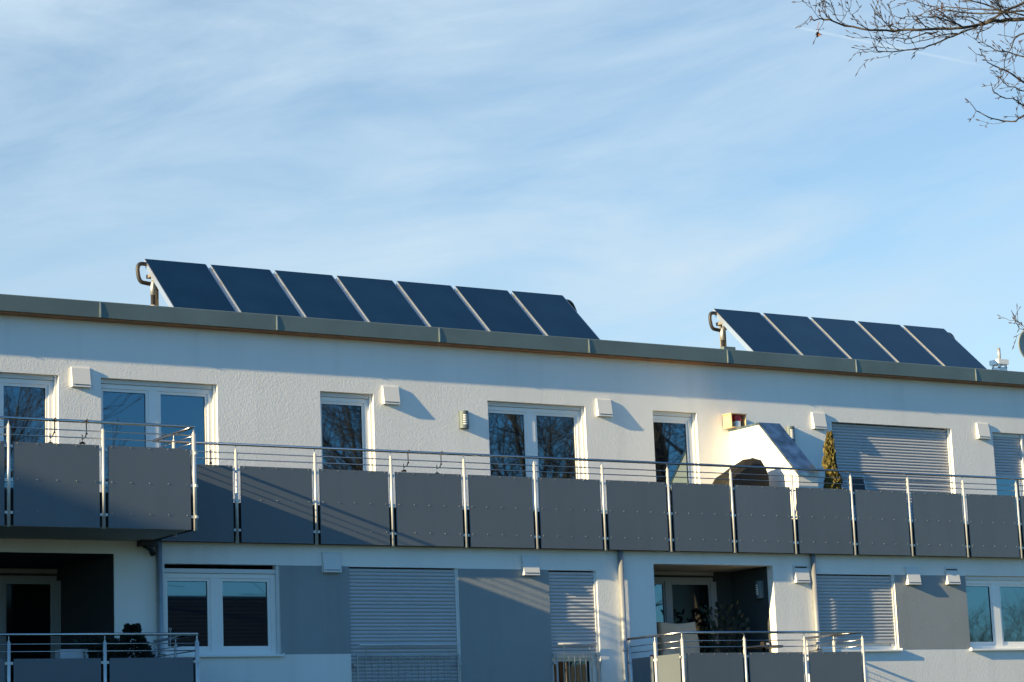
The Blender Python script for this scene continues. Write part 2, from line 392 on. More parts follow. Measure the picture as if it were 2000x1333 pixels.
s = MB(); s.box(32.19, 32.235, YU+.03, YU+.17, FL, 7.75); sub(s, 'shutter_guide', guide_m, w6)
shutter(w6, 32.24, 33.15, 6.96, 7.74, YU+.085)
# lower floor
window(*LO[0][:4], YL, .14, mull=[(14.235, 14.385)], sill=True, frame_z=4.70, box=(4.705, 4.765))
w = window(*LO[1][:4], YL, .14, box=False); shutter(w, 16.46, 18.298, 2.56, 4.80, YL+.045)
w = window(*LO[2][:4], YL, .14, box=False, frame_z=3.50, pane=pane_clear); shutter(w, 20.0, 20.862, 3.55, 4.79, YL+.045)
s = MB(); s.box(20.06, 20.80, YL+.01, YL+.05, 3.44, 3.51); sub(s, 'shutter_rail', frame_w, w)
w = window(*LO[3][:4], YL, .14, sill=True, box=False); shutter(w, 25.375, 27.062, 3.69, 4.79, YL+.045)
window(*LO[4][:4], YL, .14, mull=[(29.44, 29.60)], sill=True, frame_z=4.745)
# room with a curtain behind the narrow door
b = MB(); b.box(19.8, 21.1, YL+.55, YL+.60, 2.3, 5.0); b.box(19.8, 19.85, YL+.1, YL+.6, 2.3, 5.0); b.box(21.05, 21.1, YL+.1, YL+.6, 2.3, 5.0); b.box(19.8, 21.1, YL+.1, YL+.6, 2.3, 2.35)
H(b, 'room_wall', room_m)
b = MB(); vs = []; n = 90
for z in (3.44, 2.4):
    for i in range(n+1):
        u = i/n; vs.append((20.19+.5*u, YL+.20+.022*math.sin(u*62)+.008*math.sin(u*23), z))
b.add(vs, [(i, i+1, i+n+2, i+n+1) for i in range(n)], 0, True); b.box(20.13, 20.18, YL+.17, YL+.20, 2.4, 3.44)
sub(b, 'curtain', curtain_m, w)
# doors inside the recesses
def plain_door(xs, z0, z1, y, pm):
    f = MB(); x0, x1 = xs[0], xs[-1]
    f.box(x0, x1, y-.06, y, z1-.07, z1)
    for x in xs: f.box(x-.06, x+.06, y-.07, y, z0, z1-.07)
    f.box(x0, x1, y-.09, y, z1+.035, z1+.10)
    o = H(f, 'window', [frame_shade])
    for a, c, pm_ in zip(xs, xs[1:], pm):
        s = MB(); s.box(a+.06, c-.06, y-.05, y-.001, z1-.12, z1-.07); s.box(a+.06, c-.06, y-.05, y-.001, z0, z0+.1); s.box(a+.06, a+.09, y-.05, y-.001, z0+.1, z1-.12); s.box(c-.09, c-.06, y-.05, y-.001, z0+.1, z1-.12); sub(s, 'sash', frame_shade, o)
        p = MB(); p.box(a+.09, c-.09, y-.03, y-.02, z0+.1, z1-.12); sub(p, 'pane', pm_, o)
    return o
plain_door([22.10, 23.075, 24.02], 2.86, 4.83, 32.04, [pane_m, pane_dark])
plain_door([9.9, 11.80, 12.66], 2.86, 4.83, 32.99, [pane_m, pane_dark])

# white shaft wall with metal cap standing on the terrace
X0, X1 = 25.105, 25.53
sh = MB(); sh.prism([(YU+.02, FL), (YU+.02, 7.49), (31.835, 7.49), (30.86, 6.50), (30.86, FL)], X0, X1)
so = recalc(sh.build('stair_shaft', white_render)); tag(so, 'white wedge shaped shaft with grey sloping metal cap standing on the terrace', 'roof shaft')
cp = MB(); c0, c1 = X0-.022, X1+.022
cp.prism([(YU-.001, 7.492), (31.835, 7.492), (30.84, 6.478), (30.825, 6.47), (30.825, 6.515), (31.825, 7.527), (YU-.001, 7.527)], c0, c1)
recalc(cp.build('cap', mat('cap_zinc', (.24, .33, .38), .30, metal=.92, var=(5, .45)), so))

# ------------------------------------------------------------------ railings
def post_mb(x, y, ztop, zbot, sides=(-1, 1), axis='x', up_to=None):
    p = MB(); n = 14
    p.tube([(x, y, zbot), (x, y, ztop)], .0245, n)
    p.tube([(x, y, ztop), (x, y, ztop+.03)], [.018, .008], 8); p.tube([(x, y, ztop+.01), (x, y, up_to)], .007, 8)
    for z in (zbot+.19, zbot+.62, zbot+1.07):
        for s in sides:
            if axis == 'x': p.box(*sorted((x+s*.02, x+s*.055)), y-.012, y+.010, z-.018, z+.018)
            else: p.box(x-.012, x+.010, *sorted((y+s*.02, y+s*.055)), z-.018, z+.018)
    return p
def panel_mb(a, c, y, z0, z1, axis='x', sgn=-1):
    """board between a and c, its outer face at y; screws on the outer face"""
    p = MB()
    if axis == 'x': p.box(a, c, y, y+.009, z0, z1)
    else: p.box(y-.009, y, a, c, z0, z1) if sgn > 0 else p.box(y, y+.009, a, c, z0, z1)
    for k in range(5):
        u = a+(c-a)*(.045+.2275*k)
        for z in (z0+.195, z0+.62, z1-.020):
            if axis == 'x': p.tube([(u, y-.006, z), (u, y+.002, z)], [.005, .0085], 6, 1)
            else:
                d = -.006 if sgn < 0 else .006
                p.tube([(y+d, u, z), (y-d*.3, u, z)], [.005, .0085], 6, 1)
    return p
def railing(name, label, runs, zb, group='balcony railings'):
    """runs: list of (axis, fixed coordinate, from, to, post positions, panel side sign)"""
    root = thing(name, label, 'railing', (runs[0][3] if runs[0][0] == 'x' else runs[0][1], runs[0][1] if runs[0][0] == 'x' else runs[0][2], zb), group)
    inv = Matrix.Translation(-Vector(root.location))
    def B(mb, nm, mt):
        o = mb.build(nm, mt, root); o.matrix_parent_inverse = inv; return o
    hz, ztop = zb+1.430, zb+1.33
    hr = MB(); rods = []
    for (ax, f, a, c, posts, sg) in runs:
        P = (lambda u, z, f=f: (u, f, z)) if ax == 'x' else (lambda u, z, f=f: (f, u, z))
        hr.tube([P(a, hz), P(c, hz)], .021, 12)
        for z in (zb+1.305, zb+1.208):
            B(MB().tube([P(a, z), P(c, z)], .008, 8), 'rail_rod', rail_steel)
    B(hr, 'handrail', rail_steel)
    done = set()
    for (ax, f, a, c, posts, sg) in runs:
        for u in posts:
            x, y = (u, f) if ax == 'x' else (f, u)
            if (round(x, 2), round(y, 2)) in done: continue
            done.add((round(x, 2), round(y, 2)))
            B(post_mb(x, y, ztop, zb-.012, axis=ax, up_to=hz-.01), 'post', steel)
        ends = sorted(set([a, c]+list(posts)))
        for u, v in zip(ends, ends[1:]):
            if v-u < .2: continue
            off = f-.017 if sg < 0 else f+.017
            B(panel_mb(u+.062, v-.062, off, zb, zb+1.115, ax, sg), 'panel', [panelm, screwm])
    return root
P0, DP = 14.574, 1.2871
railing('terrace_railing', 'long steel terrace railing with dark grey panels running across the whole upper floor',
        [('x', YM, XC+.03, 43.0, [P0+DP*i for i in range(0, 22)], -1)], 5.135)
railing('balcony_railing', 'steel railing with grey panels on the projecting upper left balcony',
        [('x', YF, 5.0, XC, [XC-.01-1.325*i for i in range(0, 7)], -1), ('y', XC, YF, YM, [YF, 30.05], 1)], 5.135)
zl = 5.135-2.845
railing('balcony_railing', 'shaded steel railing of the lower left balcony in front of the dark recess',
        [('x', YF, 5.0, XC, [XC-.01-1.325*i for i in range(0, 7)], -1), ('y', XC, YF, YL-.08, [YF, 30.08, YL-.12], 1)], zl)
XR0, XR1 = 21.40, 25.0
railing('balcony_railing', 'U shaped steel railing of the small lower right balcony with one sunlit side panel',
        [('x', YF, XR0, XR1, [XR0, XR0+1.2, XR0+2.4, XR1], -1), ('y', XR0, YF, YL-.08, [YF, 30.08, YL-.12], -1), ('y', XR1, YF, YL-.08, [YF, 30.08, YL-.12], 1)], zl)

# juliet railings in front of the lower doors
def juliet(x0, x1, name, label, nb, mesh=True):
    root = thing(name, label, 'window railing', (x0, YL, 2.5), 'railings in front of the lower doors')
    inv = Matrix.Translation(-Vector(root.location)); y = YL-.045
    def B(mb, nm, mt):
        o = mb.build(nm, mt, root); o.matrix_parent_inverse = inv; return o
    B(MB().tube([(x0+.05, y, 3.655), (x1-.03, y, 3.655)], .018, 10), 'handrail', steel)
    f = MB(); f.box(x0, x1, y-.01, y+.01, 3.485, 3.515); f.box(x0, x0+.03, y-.01, y+.01, 2.4, 3.485); f.box(x1-.03, x1, y-.01, y+.01, 2.4, 3.485)
    f.box(x0, x1, y-.01, y+.01, 2.37, 2.40)
    for xx in (x0+.16, x1-.16): f.tube([(xx, y, 3.51), (xx, y, 3.65)], .004, 6)
    for zz in (3.36, 2.7): f.box(x0-.05, x0, YL-.055, YL+.02, zz-.02, zz+.02); f.box(x1, x1+.05, YL-.055, YL+.02, zz-.02, zz+.02)
    B(f, 'frame', galv)
    for i in range(nb):
        x = x0+.03+(x1-x0-.06)*(i+1)/(nb+1)
        B(MB().box(x-.005, x+.005, y-.008, y+.008, 2.4, 3.485), 'bar', galv)
juliet(16.52, 18.28, 'window_railing', 'wide juliet railing with thin bars across the lower wide shutter', 14)
juliet(20.04, 20.84, 'window_railing', 'narrow juliet railing across the glass door with the curtain', 6)

# ------------------------------------------------------------------ vents on the wall
def make_vent(louvre):
    r = thing('wall_vent', '', 'vent', (0, 0, 0), 'ventilation hoods on the facade')
    w, h = .145, .30
    b = MB()
    if not louvre:
        b.prism([(0, 0), (0, h), (-.024, h), (-.030, h-.012), (-.068, .035), (-.071, .0)], -w, w)
    else:
        b.prism([(0, 0), (0, h), (-.020, h), (-.024, h-.012), (-.024, h-.028), (-.014, h-.028), (-.014, h-.058), (-.036, h-.058), (-.068, .035), (-.071, .0)], -w, w)
    recalc(b.build('hood', vent_m, r))
    s = MB(); s.box(-w+.02, w-.015, -.0735, -.066, .030, .038); s.build('slot', gasket, r)
    if louvre:
        s = MB(); s.box(-w+.02, w-.02, -.020, -.012, h-.052, h-.030); s.build('slot', gasket, r)
    s = MB(); s.box(-w-.006, w+.006, -.006, 0, -.004, h+.006); s.build('back_plate', vent_m, r)
    return r
v0 = make_vent(False); v1 = make_vent(True)
VL = [(12.955, YU-.001, 7.638, 'white vent hood left of the leftmost double door on the upper wall'),
      (18.265, YU-.001, 7.638, 'white vent hood right of the narrow blue door, casting a long shadow'),
      (22.43, YU-.001, 7.635, 'white vent hood between the dark double door and the narrow door'),
      (27.145, YU-.001, 7.625, 'white vent hood left of the wide closed shutter, above the thuja'),
      (31.155, YU-.001, 7.612, 'white vent hood right of the wide closed shutter, near the right edge'),
      (16.155, YL-.004, 4.727, 'shaded vent hood between the lower left window and the wide lower shutter'),
      (19.65, YL-.004, 4.722, 'half lit vent hood above the sun stripes on the grey band'),
      (27.515, YL-.004, 4.642, 'plain vent hood right of the lower right shutter, left one of the pair')]
for i, (x, y, z, lb) in enumerate(VL):
    o = v0 if i == 0 else dup(v0, (x, y, z)); o.location = (x, y, z); o['label'] = lb
VL2 = [(25.045, YL-.004, 4.655, 'louvred vent hood beside the right downpipe under the terrace'),
       (28.43, YL-.004, 4.655, 'louvred vent hood beside the lower right window, right one of the pair')]
for i, (x, y, z, lb) in enumerate(VL2):
    o = v1 if i == 0 else dup(v1, (x, y, z)); o.location = (x, y, z); o['label'] = lb

# wall lamps
def make_lamp():
    r = thing('wall_lamp', '', 'lamp', (0, 0, 0), 'curved metal wall lamps')
    b = MB(); pr = []; n = 14
    for i in range(n+1):
        a = math.pi*i/n; pr.append((-.085*math.cos(a), -.095*math.sin(a)))
    # curved shell with five slots
    zs = [0, .055]+[.055+.036*k+q for k in range(5) for q in (.006, .030)][0:10]+[.29]
    zs = sorted(zs)
    for j in range(len(zs)-1):
        for i in range(n):
            slot = (5 <= i <= 8) and j >= 2 and j % 2 == 0 and j < 12
            slot = (4 <= i <= 8) and any(abs(zs[j]-(.055+.036*k+.006)) < 1e-6 for k in range(5))
            if slot: continue
            b.add([(*pr[i], zs[j]), (*pr[i+1], zs[j]), (*pr[i+1], zs[j+1]), (*pr[i], zs[j+1])], [(0, 1, 2, 3)], 0, True)
    b.add([(*p, .29) for p in pr], [tuple(range(n+1))]); b.add([(*p, 0) for p in pr], [tuple(range(n, -1, -1))])
    b.build('shell', lamp_m, r)
    g = MB(); g.prism([(.93*p[0], .93*p[1]) for p in pr], .02, .27, 'z'); g.build('lens', lamp_slot, r)
    g = MB(); g.box(-.088, .088, -.012, 0, -.003, .293); g.build('back_plate', lamp_m, r)
    return r
l0 = make_lamp()
for i, (x, y, z, rz, lb) in enumerate([(19.63, YU, 7.305, 0, 'curved wall lamp with five slots beside the dark upper double door'),
        (26.47, YU, 7.35, 0, 'curved wall lamp half hidden behind the white wedge shaft'),
        (24.464, 31.25, 4.42, -math.pi/2, 'wall lamp in the dark recess on its right wall')]):
    o = l0 if i == 0 else dup(l0, (x, y, z), rz=rz); o.location = (x, y, z); o.rotation_euler = (0, 0, rz); o['label'] = lb

# ------------------------------------------------------------------ solar collectors on the roof
TL = R(41.9); LEN = 2.15
def make_collector(strip=True):
    r = thing('solar_collector', '', 'solar panel', (0, 0, 0), 'solar collectors on the roof')
    w = 1.11; th = .095
    c, s_ = math.cos(TL), math.sin(TL)
    def q(x, u, d): return (x, u*c+d*s_, u*s_-d*c)    # u along the slope, d depth below the glass
    def slab(mb, xa, xb, ua, ub, da, db, mi=0):
        v = [q(x, u, d) for d in (db, da) for u in (ua, ub) for x in (xa, xb)]
        mb.add(v, [(0, 2, 3, 1), (4, 5, 7, 6), (0, 1, 5, 4), (2, 6, 7, 3), (0, 4, 6, 2), (1, 3, 7, 5)], mi)
    f = MB(); slab(f, 0, w, 0, LEN, .004, th)
    f.build('casing', alu, r)
    g = MB(); slab(g, .014, w-.022, .008, LEN-.004, -.001, .0035); g.build('glass', glass_c, r)
    if strip:
        g = MB(); slab(g, w+.004, w+.062, 0, LEN-.10, .022, .032); slab(g, w+.030, w+.036, 0, LEN-.10, .012, .024); g.build('cover_strip', alu, r)
        g = MB(); g.tube([q(w-.0, LEN-.09, .05), q(w+.08, LEN-.09, .05)], .016, 8, 0); g.tube([q(w+.02, LEN-.09, .05), q(w+.06, LEN-.09, .05)], .024, 8); g.build('pipe_coupling', insul, r)
    return r
cA = make_collector(True); cB = make_collector(False)
YB, ZB = 33.40, 8.835
cnt = 0
ordn = ['first', 'second', 'third', 'fourth', 'fifth', 'sixth', 'seventh']
usedA = usedB = False
for xs, n, nm in ((15.0, 7, 'longer left row of seven'), (26.665, 5, 'shorter right row of five')):
    for k in range(n):
        last = k == n-1
        lb = ('leftmost' if k == 0 else ('rightmost' if last else ordn[k]+' from the left')) + ' tilted solar collector in the ' + nm
        loc = (xs+1.187*k+(.0 if not last else 0), YB, ZB)
        if last:
            o = dup(cB, loc) if usedB else cB; usedB = True
        else:
            o = dup(cA, loc) if usedA else cA; usedA = True
        o.location = loc; o['label'] = lb
def bez(pts, n=6):
    """rounded polyline"""
    P = [Vector(p) for p in pts]; o = [P[0]]
    for i in range(1, len(P)-1):
        a = P[i]+(P[i-1]-P[i])*.45; c = P[i]+(P[i+1]-P[i])*.45
        for k in range(n+1):
            u = k/n; o.append(a*(1-u)**2+P[i]*2*u*(1-u)+c*u*u)
    o.append(P[-1]); return o
for xs, n, lb in ((15.0, 7, 'mounting frame and insulated pipes under the longer row of collectors'), (26.665, 5, 'mounting frame and insulated pipes under the shorter row of collectors')):
    xe = xs+1.187*(n-1)+1.11
    root = thing('mounting_frame', lb, 'frame', (xs, 35, 8.8), 'frames under the solar collectors')
    inv = Matrix.Translation(-Vector(root.location))
    def B(mb, nm, mt):
        o = mb.build(nm, mt, root); o.matrix_parent_inverse = inv; return o
    k = 0; x = xs+.14
    while x < xe:
        B(MB().box(x, x+.085, 34.95, 35.04, 8.80, 10.02), 'support_post', conc); x += 2.37
    for u in (.35, 1.75):
        yy, zz = YB+u*math.cos(TL)+.10*math.sin(TL), ZB+u*math.sin(TL)-.10*math.cos(TL)-.02
        B(MB().box(xs+.03, xe-.03, yy-.02, yy+.03, zz-.03, zz+.02), 'purlin', alu)
    B(MB().box(xs+.02, xs+.16, 34.72, 34.98, 9.93, 9.99), 'bracket', conc)
    # insulated pipe on the left end
    p = MB()
    p.tube(bez([(xs+.06, 34.93, 10.16), (xs-.16, 34.93, 10.17), (xs-.13, 34.93, 9.86), (xs+.02, 34.93, 9.84), (xs+.13, 34.93, 9.83)]), .034, 10)
    p.tube([(xs+.10, 34.90, 8.8), (xs+.10, 34.90, 9.66)], .036, 10)
    B(p, 'insulated_pipe', insul)
    B(MB().tube(bez([(xs+.10, 34.90, 9.64), (xs+.10, 34.90, 9.86), (xs+.2, 34.92, 9.88)]), .041, 10), 'pipe_sleeve', galv)
    B(MB().tube([(xs+.10, 34.90, 9.45), (xs+.10, 34.90, 9.47)], .062, 12), 'pipe_clamp', steel)
    p = MB()
    p.tube(bez([(xe-.05, 34.95, 10.16), (xe+.14, 34.95, 10.15), (xe+.24, 34.95, 9.94), (xe+.26, 34.95, 9.70), (xe+.24, 35, 9.3)]), .034, 10)
    B(p, 'insulated_pipe', insul)

# roof vent cowl and dish
r = thing('roof_vent', 'white roof vent with steel flue pipe right of the shorter collector row', 'roof vent', (33.97, 35, 8.8))
MB().box(-.11, .11, -.11, .11, 0, .74).build('base', whitep, r)
b = MB(); b.box(-.14, .14, -.14, .14, .80, .90); [b.box(sx*.09-.02, sx*.09+.02, sy_*.09-.02, sy_*.09+.02, .72, .80) for sx in (-1, 1) for sy_ in (-1, 1)]; b.build('cap', whitep, r)
MB().tube([(.02, 0, .90), (.02, 0, 1.16)], .034, 14).build('flue_pipe', galv, r)
r = thing('satellite_dish', 'grey satellite dish cut off by the right edge of the roof', 'satellite dish', (34.91, 35, 8.8))
b = MB(); vs = []; nr, na = 6, 32
for i in range(nr+1):
    rr = .41*i/nr
    for j in range(na):
        a = 2*math.pi*j/na; vs.append((rr*math.cos(a), -.28*rr*rr, rr*.88*math.sin(a)))
fs = []
for i in range(nr):
    for j in range(na): fs.append((i*na+j, i*na+(j+1) % na, (i+1)*na+(j+1) % na, (i+1)*na+j))
vs2 = [(v[0], v[1]+.012, v[2]) for v in vs]; k = len(vs)
fs += [tuple(k+i for i in reversed(f)) for f in list(fs)]
fs += [((nr)*na+j, nr*na+(j+1) % na, k+nr*na+(j+1) % na, k+nr*na+j) for j in range(na)]
b.add(vs+vs2, fs, 0, True); d = b.build('dish', dish_m, r); d.location = (0, 0, 1.28); d.rotation_euler = (R(3), 0, R(2))
MB().tube([(0, .16, 0), (0, .16, 1.25)], .03, 10).build('mast', galv, r)
b = MB().tube([(0, .12, 1.0), (-.1, -.45, 1.15)], .012, 8); b.box(-.14, -.06, -.50, -.44, 1.12, 1.20); b.build('feed_arm', alu, r)

# ------------------------------------------------------------------ objects on the terrace
def make_hook():
    b = MB(); w = .009
    b.tube([(0, .028, -.03), (0, .022, .024), (0, -.024, .024), (0, -.028, -.03)], .006, 6)
    b.tube([(0, .027, .0), (0, .027, -.155), (-.01, .05, -.205), (-.02, .13, -.225), (-.02, .135, -.165)], .0075, 6)
    b.box(-.012, .012, .018, .034, -.175, -.155)
    return b.build('rail_hook', blackm)
hk = make_hook(); HK = [(17.47, YM, 6.568, 'black hook left of its pair on the long terrace railing'), (18.05, YM, 6.568, 'black hook right of its pair on the long terrace railing'),
      (11.275, YF, 6.568, 'dark hook on the upper left balcony railing, left one'), (11.73, YF, 6.568, 'dark hook on the upper left balcony railing, right one')]
def make_lantern():
    r = thing('lantern', '', 'lantern', (0, 0, 0), 'small black lanterns hung inside the railings')
    b = MB(); b.tube([(0, 0, -.005), (0, 0, -.03), (0, 0, -.035), (0, 0, -.05), (0, 0, -.058)], [.004, .006, .02, .044, .046], 12); b.build('lid', blackm, r)
    b = MB()
    for a in range(4): b.tube([(.032*math.cos(a*1.571+.6), .032*math.sin(a*1.571+.6), -.20), (.032*math.cos(a*1.571+.6), .032*math.sin(a*1.571+.6), -.055)], .0035, 5)
    b.tube([(0, 0, -.21), (0, 0, -.19)], .04, 12); b.build('cage', blackm, r)
    b = MB(); b.tube([(0, 0, -.195), (0, 0, -.13)], .016, 10); b.build('candle', whitep, r)
    return r
ln = make_lantern()
for i, (x, y, z, lb) in enumerate(HK):
    o = hk if i == 0 else hk.copy()
    if i: col.objects.link(o)
    o.location = (x, y, z); tag(o, lb, 'hook', 'hooks on the handrails')
    l = ln if i == 0 else dup(ln, (0, 0, 0)); l.location = (x-.02, y+.13, z-.225-(.0 if i in (0, 3) else .022))
    l['label'] = lb.replace('black hook', 'small black lantern').replace('dark hook', 'small black lantern').replace(' on the', ' hanging inside the')
b = MB().tube([(0, 0, 0), (0, 0, -.15)], .009, 8); b.tube([(0, 0, -.15), (0, 0, -.162), (0, 0, -.178), (0, 0, -.19)], [.01, .02, .02, .006], 10)
b.tube([(0, -.016, -.0), (0, -.016, .02), (0, .016, .02), (0, .016, -.02)], .005, 6)
o = b.build('solar_light', blackm); o.location = (14.175, YM, 6.446); tag(o, 'short black stick hanging from the rail rod beside the balcony corner', 'light')

# covered grill
g = thing('covered_grill', 'kettle grill under a dark weather cover beside the white shaft', 'grill', (24.24, 31.45, FL))
b = MB(); prof = [(-.46, .15), (-.45, .45), (-.44, .70), (-.36, .80), (-.06, .94), (.20, 1.07), (.36, 1.10), (.50, 1.085), (.585, .98), (.635, .84), (.645, .4), (.63, .1)]
vs = []; ny = 7
for j in range(ny):
    v = j/(ny-1)*2-1; sh_ = 1-.10*abs(v)**3; top = -.10*abs(v)**2.5
    for (x, z) in prof: vs.append((.85*x*sh_, .27*v, z+top*(z-.1)/.9+.012*math.sin(9*x+5*v)))
k = len(prof); fs = [(j*k+i, j*k+i+1, (j+1)*k+i+1, (j+1)*k+i) for j in range(ny-1) for i in range(k-1)]
fs += [tuple(range(k-1, -1, -1)), tuple(range((ny-1)*k, ny*k))]
b.add(vs, fs, 0, False); o = recalc(b.build('cover', cover_dark, g))
b = MB(); [b.tube([(x, y, 0), (x*.9, y, .5)], .018, 8) for x in (-.4, .4) for y in (-.18, .18)]; b.build('cart', blackm, g)

# red and white thing in a wooden box
g = thing('wooden_box', 'small open wooden box holding a red and white lantern on top of the shaft wall', 'box', (25.135, 32.56, 7.53))
b = MB(); b.box(-.165, -.15, -.12, .12, 0, .235); b.box(.15, .165, -.12, .12, 0, .235); b.box(-.15, .15, .10, .12, 0, .235); b.box(-.15, .15, -.12, .12, 0, .015)
b.prism([(-.135, .235), (-.135, .25), (.13, .262), (.13, .245)], -.175, .175); b.build('case', box_wood, g)
b = MB(); b.box(-.07, .07, -.10, -.02, .12, .225); b.build('lantern_top', redm, g)
b = MB(); b.box(-.055, .045, -.105, -.03, .015, .119); b.build('lantern_body', whitep, g)

# foliage helper: many small tufts in a volume
def tufts(mb, n, fn, size, rnd, up=.7):
    for _ in range(n):
        p, d = fn(rnd); p = Vector(p); d = Vector(d).normalized()
        s_ = size*rnd.uniform(.6, 1.3); side = d.cross(Vector((rnd.uniform(-1, 1), rnd.uniform(-1, 1), rnd.uniform(-.3, .3)))).normalized()*s_*.32
        tip = p+d*s_
        mb.add([p-side*.5, p+d*s_*.5-side, tip, p+d*s_*.5+side, p+side*.5], [(0, 1, 2, 3, 4)])
g = thing('thuja', 'slim olive brown thuja in a dark pot in front of the wide shutter', 'shrub', (25.94, 30.98, FL))
rnd = random.Random(4)
def th(rn):
    z = rn.random()**.9; a = rn.uniform(0, 6.283); rad = .15*(1-z**1.7)**.8*(.84+.18*math.sin(z*17+2.5*math.sin(a+z*5)))+.008; q = rn.uniform(.45, 1)**.5
    return ((rad*q*math.cos(a)+.02*math.sin(z*7), rad*q*math.sin(a), .28+1.22*z), (math.cos(a)*.45, math.sin(a)*.45, 1))
b = MB(); tufts(b, 3600, th, .07, rnd); b.build('foliage', thuja_m, g)
MB().tube([(0, 0, .25), (0, 0, 1.3)], [.02, .006], 6).build('trunk', bark, g)
MB().tube([(0, 0, 0), (0, 0, .50)], [.12, .17], 16).build('pot', potm, g)
b = MB(); b.box(-.30, .30, -.20, .20, .665, .69)
# dark planter box beside it
g = thing('garden_chair', 'dark sling back garden chair showing above the railing in front of the shutter', 'chair', (27.2, 31.75, FL))
b = MB(); b.prism([(-.02, .40), (0, .40), (.10, .92), (.08, .92)], -.17, .17); b.build('backrest', sling, g)
b = MB(); b.box(-.2, .2, -.42, 0, .40, .42); b.build('seat', sling, g)
for sx in (-1, 1):
    b = MB(); b.tube([(sx*.19, -.02, .38), (sx*.19, .10, .94)], .012, 8); b.build('side_tube', steel, g)
    for yy in (-.4, .0): MB().tube([(sx*.19, yy, 0), (sx*.19, yy, .42)], .012, 8).build('leg', steel, g)
    MB().tube([(sx*.2, -.4, .62), (sx*.2, .05, .66)], .012, 8).build('armrest', blackm, g)

# ------------------------------------------------------------------ right recess: covered chair, plant, table
g = thing('covered_chair', 'high back chair under a tan fabric cover in the right recess', 'chair', (22.72, 31.25, 2.85))
b = MB(); nx, nz = 18, 14; vs = []
def cov(u, v):
    x = -.36+.72*u; z = .05+1.13*v
    return (x*(1.0+.05*(1-v)), -.16+.18*v+.018*math.sin(u*21+v*3)*(1-v)+.01*math.sin(v*17+u*5), z-.03*math.sin(u*math.pi)*v)
for j in range(nz+1):
    for i in range(nx+1): vs.append(cov(i/nx, j/nz))
for j in range(nz+1):
    for i in range(nx+1):
        x, y, z = cov(i/nx, j/nz); vs.append((x*.96, .30-.10*(j/nz), z))
k = (nx+1)*(nz+1); fs = []
for j in range(nz):
    for i in range(nx):
        a = j*(nx+1)+i; fs.append((a, a+1, a+nx+2, a+nx+1)); fs.append((k+a+1, k+a, k+a+nx+1, k+a+nx+2))
for i in range(nx): a = nz*(nx+1)+i; fs.append((a, a+1, k+a+1, k+a))
for j in range(nz):
    a = j*(nx+1); fs.append((a, a+nx+1, k+a+nx+1, k+a)); a += nx; fs.append((a+nx+1, a, k+a, k+a+nx+1))
b.add(vs, fs, 0, True); b.build('cover', cover_tan, g)
b = MB(); [b.tube([(sx*.33, yy, 0), (sx*.33, yy, .3)], .015, 6) for sx in (-1, 1) for yy in (-.1, .25)]; b.build('legs', blackm, g)
g2 = thing('round_cushion', 'rumpled tan cushion lying left of the covered chair', 'cushion', (22.30, 31.0, 3.42))
b = MB(); nn = 10
vs = [(.14*math.sin(math.pi*i/nn)*math.cos(2*math.pi*j/16)*(1+.12*math.sin(3*j)), .10*math.sin(math.pi*i/nn)*math.sin(2*math.pi*j/16), .17*math.cos(math.pi*i/nn)) for i in range(nn+1) for j in range(16)]
b.add(vs, [(i*16+j, i*16+(j+1) % 16, (i+1)*16+(j+1) % 16, (i+1)*16+j) for i in range(nn) for j in range(16)], 0, True); b.build('cushion', cover_tan, g2)
b = MB(); b.box(-.2, .2, -.15, .2, -.20, -.17); [b.tube([(sx*.17, yy, -.57), (sx*.17, yy, -.18)], .012, 6) for sx in (-1, 1) for yy in (-.1, .15)]; b.build('stool', blackm, g2)
def leafy(name, label, loc, n, rad, h, size, seed, pot=True, m=plant_m, z0=.3):
    g = thing(name, label, 'plant', loc); rn = random.Random(seed)
    def f(r_):
        a = r_.uniform(0, 6.283); q = r_.random()**.5; z = r_.random()
        return ((rad*q*math.cos(a)*(.5+.6*z), rad*q*math.sin(a)*(.5+.6*z), z0+h*z), (math.cos(a)*.8, math.sin(a)*.8, .8))
    b = MB(); tufts(b, n, f, size, rn); b.build('foliage', m, g)
    b = MB()
    for _ in range(7):
        a = rn.uniform(0, 6.28); b.tube([(0, 0, .2), (rad*.5*math.cos(a), rad*.5*math.sin(a), z0+h*.8)], .006, 5)
    b.build('stems', bark, g)
    if pot: MB().tube([(0, 0, 0), (0, 0, .3)], [.12, .16], 14).build('pot', potm, g)
    return g
leafy('potted_plant', 'tall dark leafy plant beside the lamp in the right recess', (23.85, 31.45, 2.85), 420, .38, 1.15, .085, 5)
leafy('potted_plant', 'low dark plant in the middle of the right recess', (23.45, 31.7, 2.85), 260, .3, .8, .08, 8)
g = thing('side_table', 'small dark table with an ornament behind the right balcony railing', 'table', (23.95, 30.6, 2.85))
MB().tube([(0, 0, .70), (0, 0, .73)], .32, 20).build('table_top', blackm, g)
MB().tube([(0, 0, 0), (0, 0, .70)], .025, 8).build('leg', blackm, g)
MB().tube([(0, 0, 0), (0, 0, .02)], .2, 16).build('base', blackm, g)
b = MB(); b.box(-.08, .08, -.05, .05, 0, .07, 0); b.box(-.025, .03, -.053, -.049, .02, .05, 1); o = b.build('ornament', [blackm, whitep]); o.location = (24.0, 30.6, 3.582); tag(o, 'small black and white ornament on the side table', 'ornament')
b = MB(); rn = random.Random(3)
fl = thing('flower', 'small red flower head behind the left side of the right balcony', 'flower', (21.55, 30.35, 2.85))
def ff(r_): a = r_.uniform(0, 6.28); return ((.03*math.cos(a), .03*math.sin(a), .55+.03*r_.random()), (math.cos(a), math.sin(a), .6))
tufts(b, 40, ff, .03, rn); b.build('petals', redm, fl)
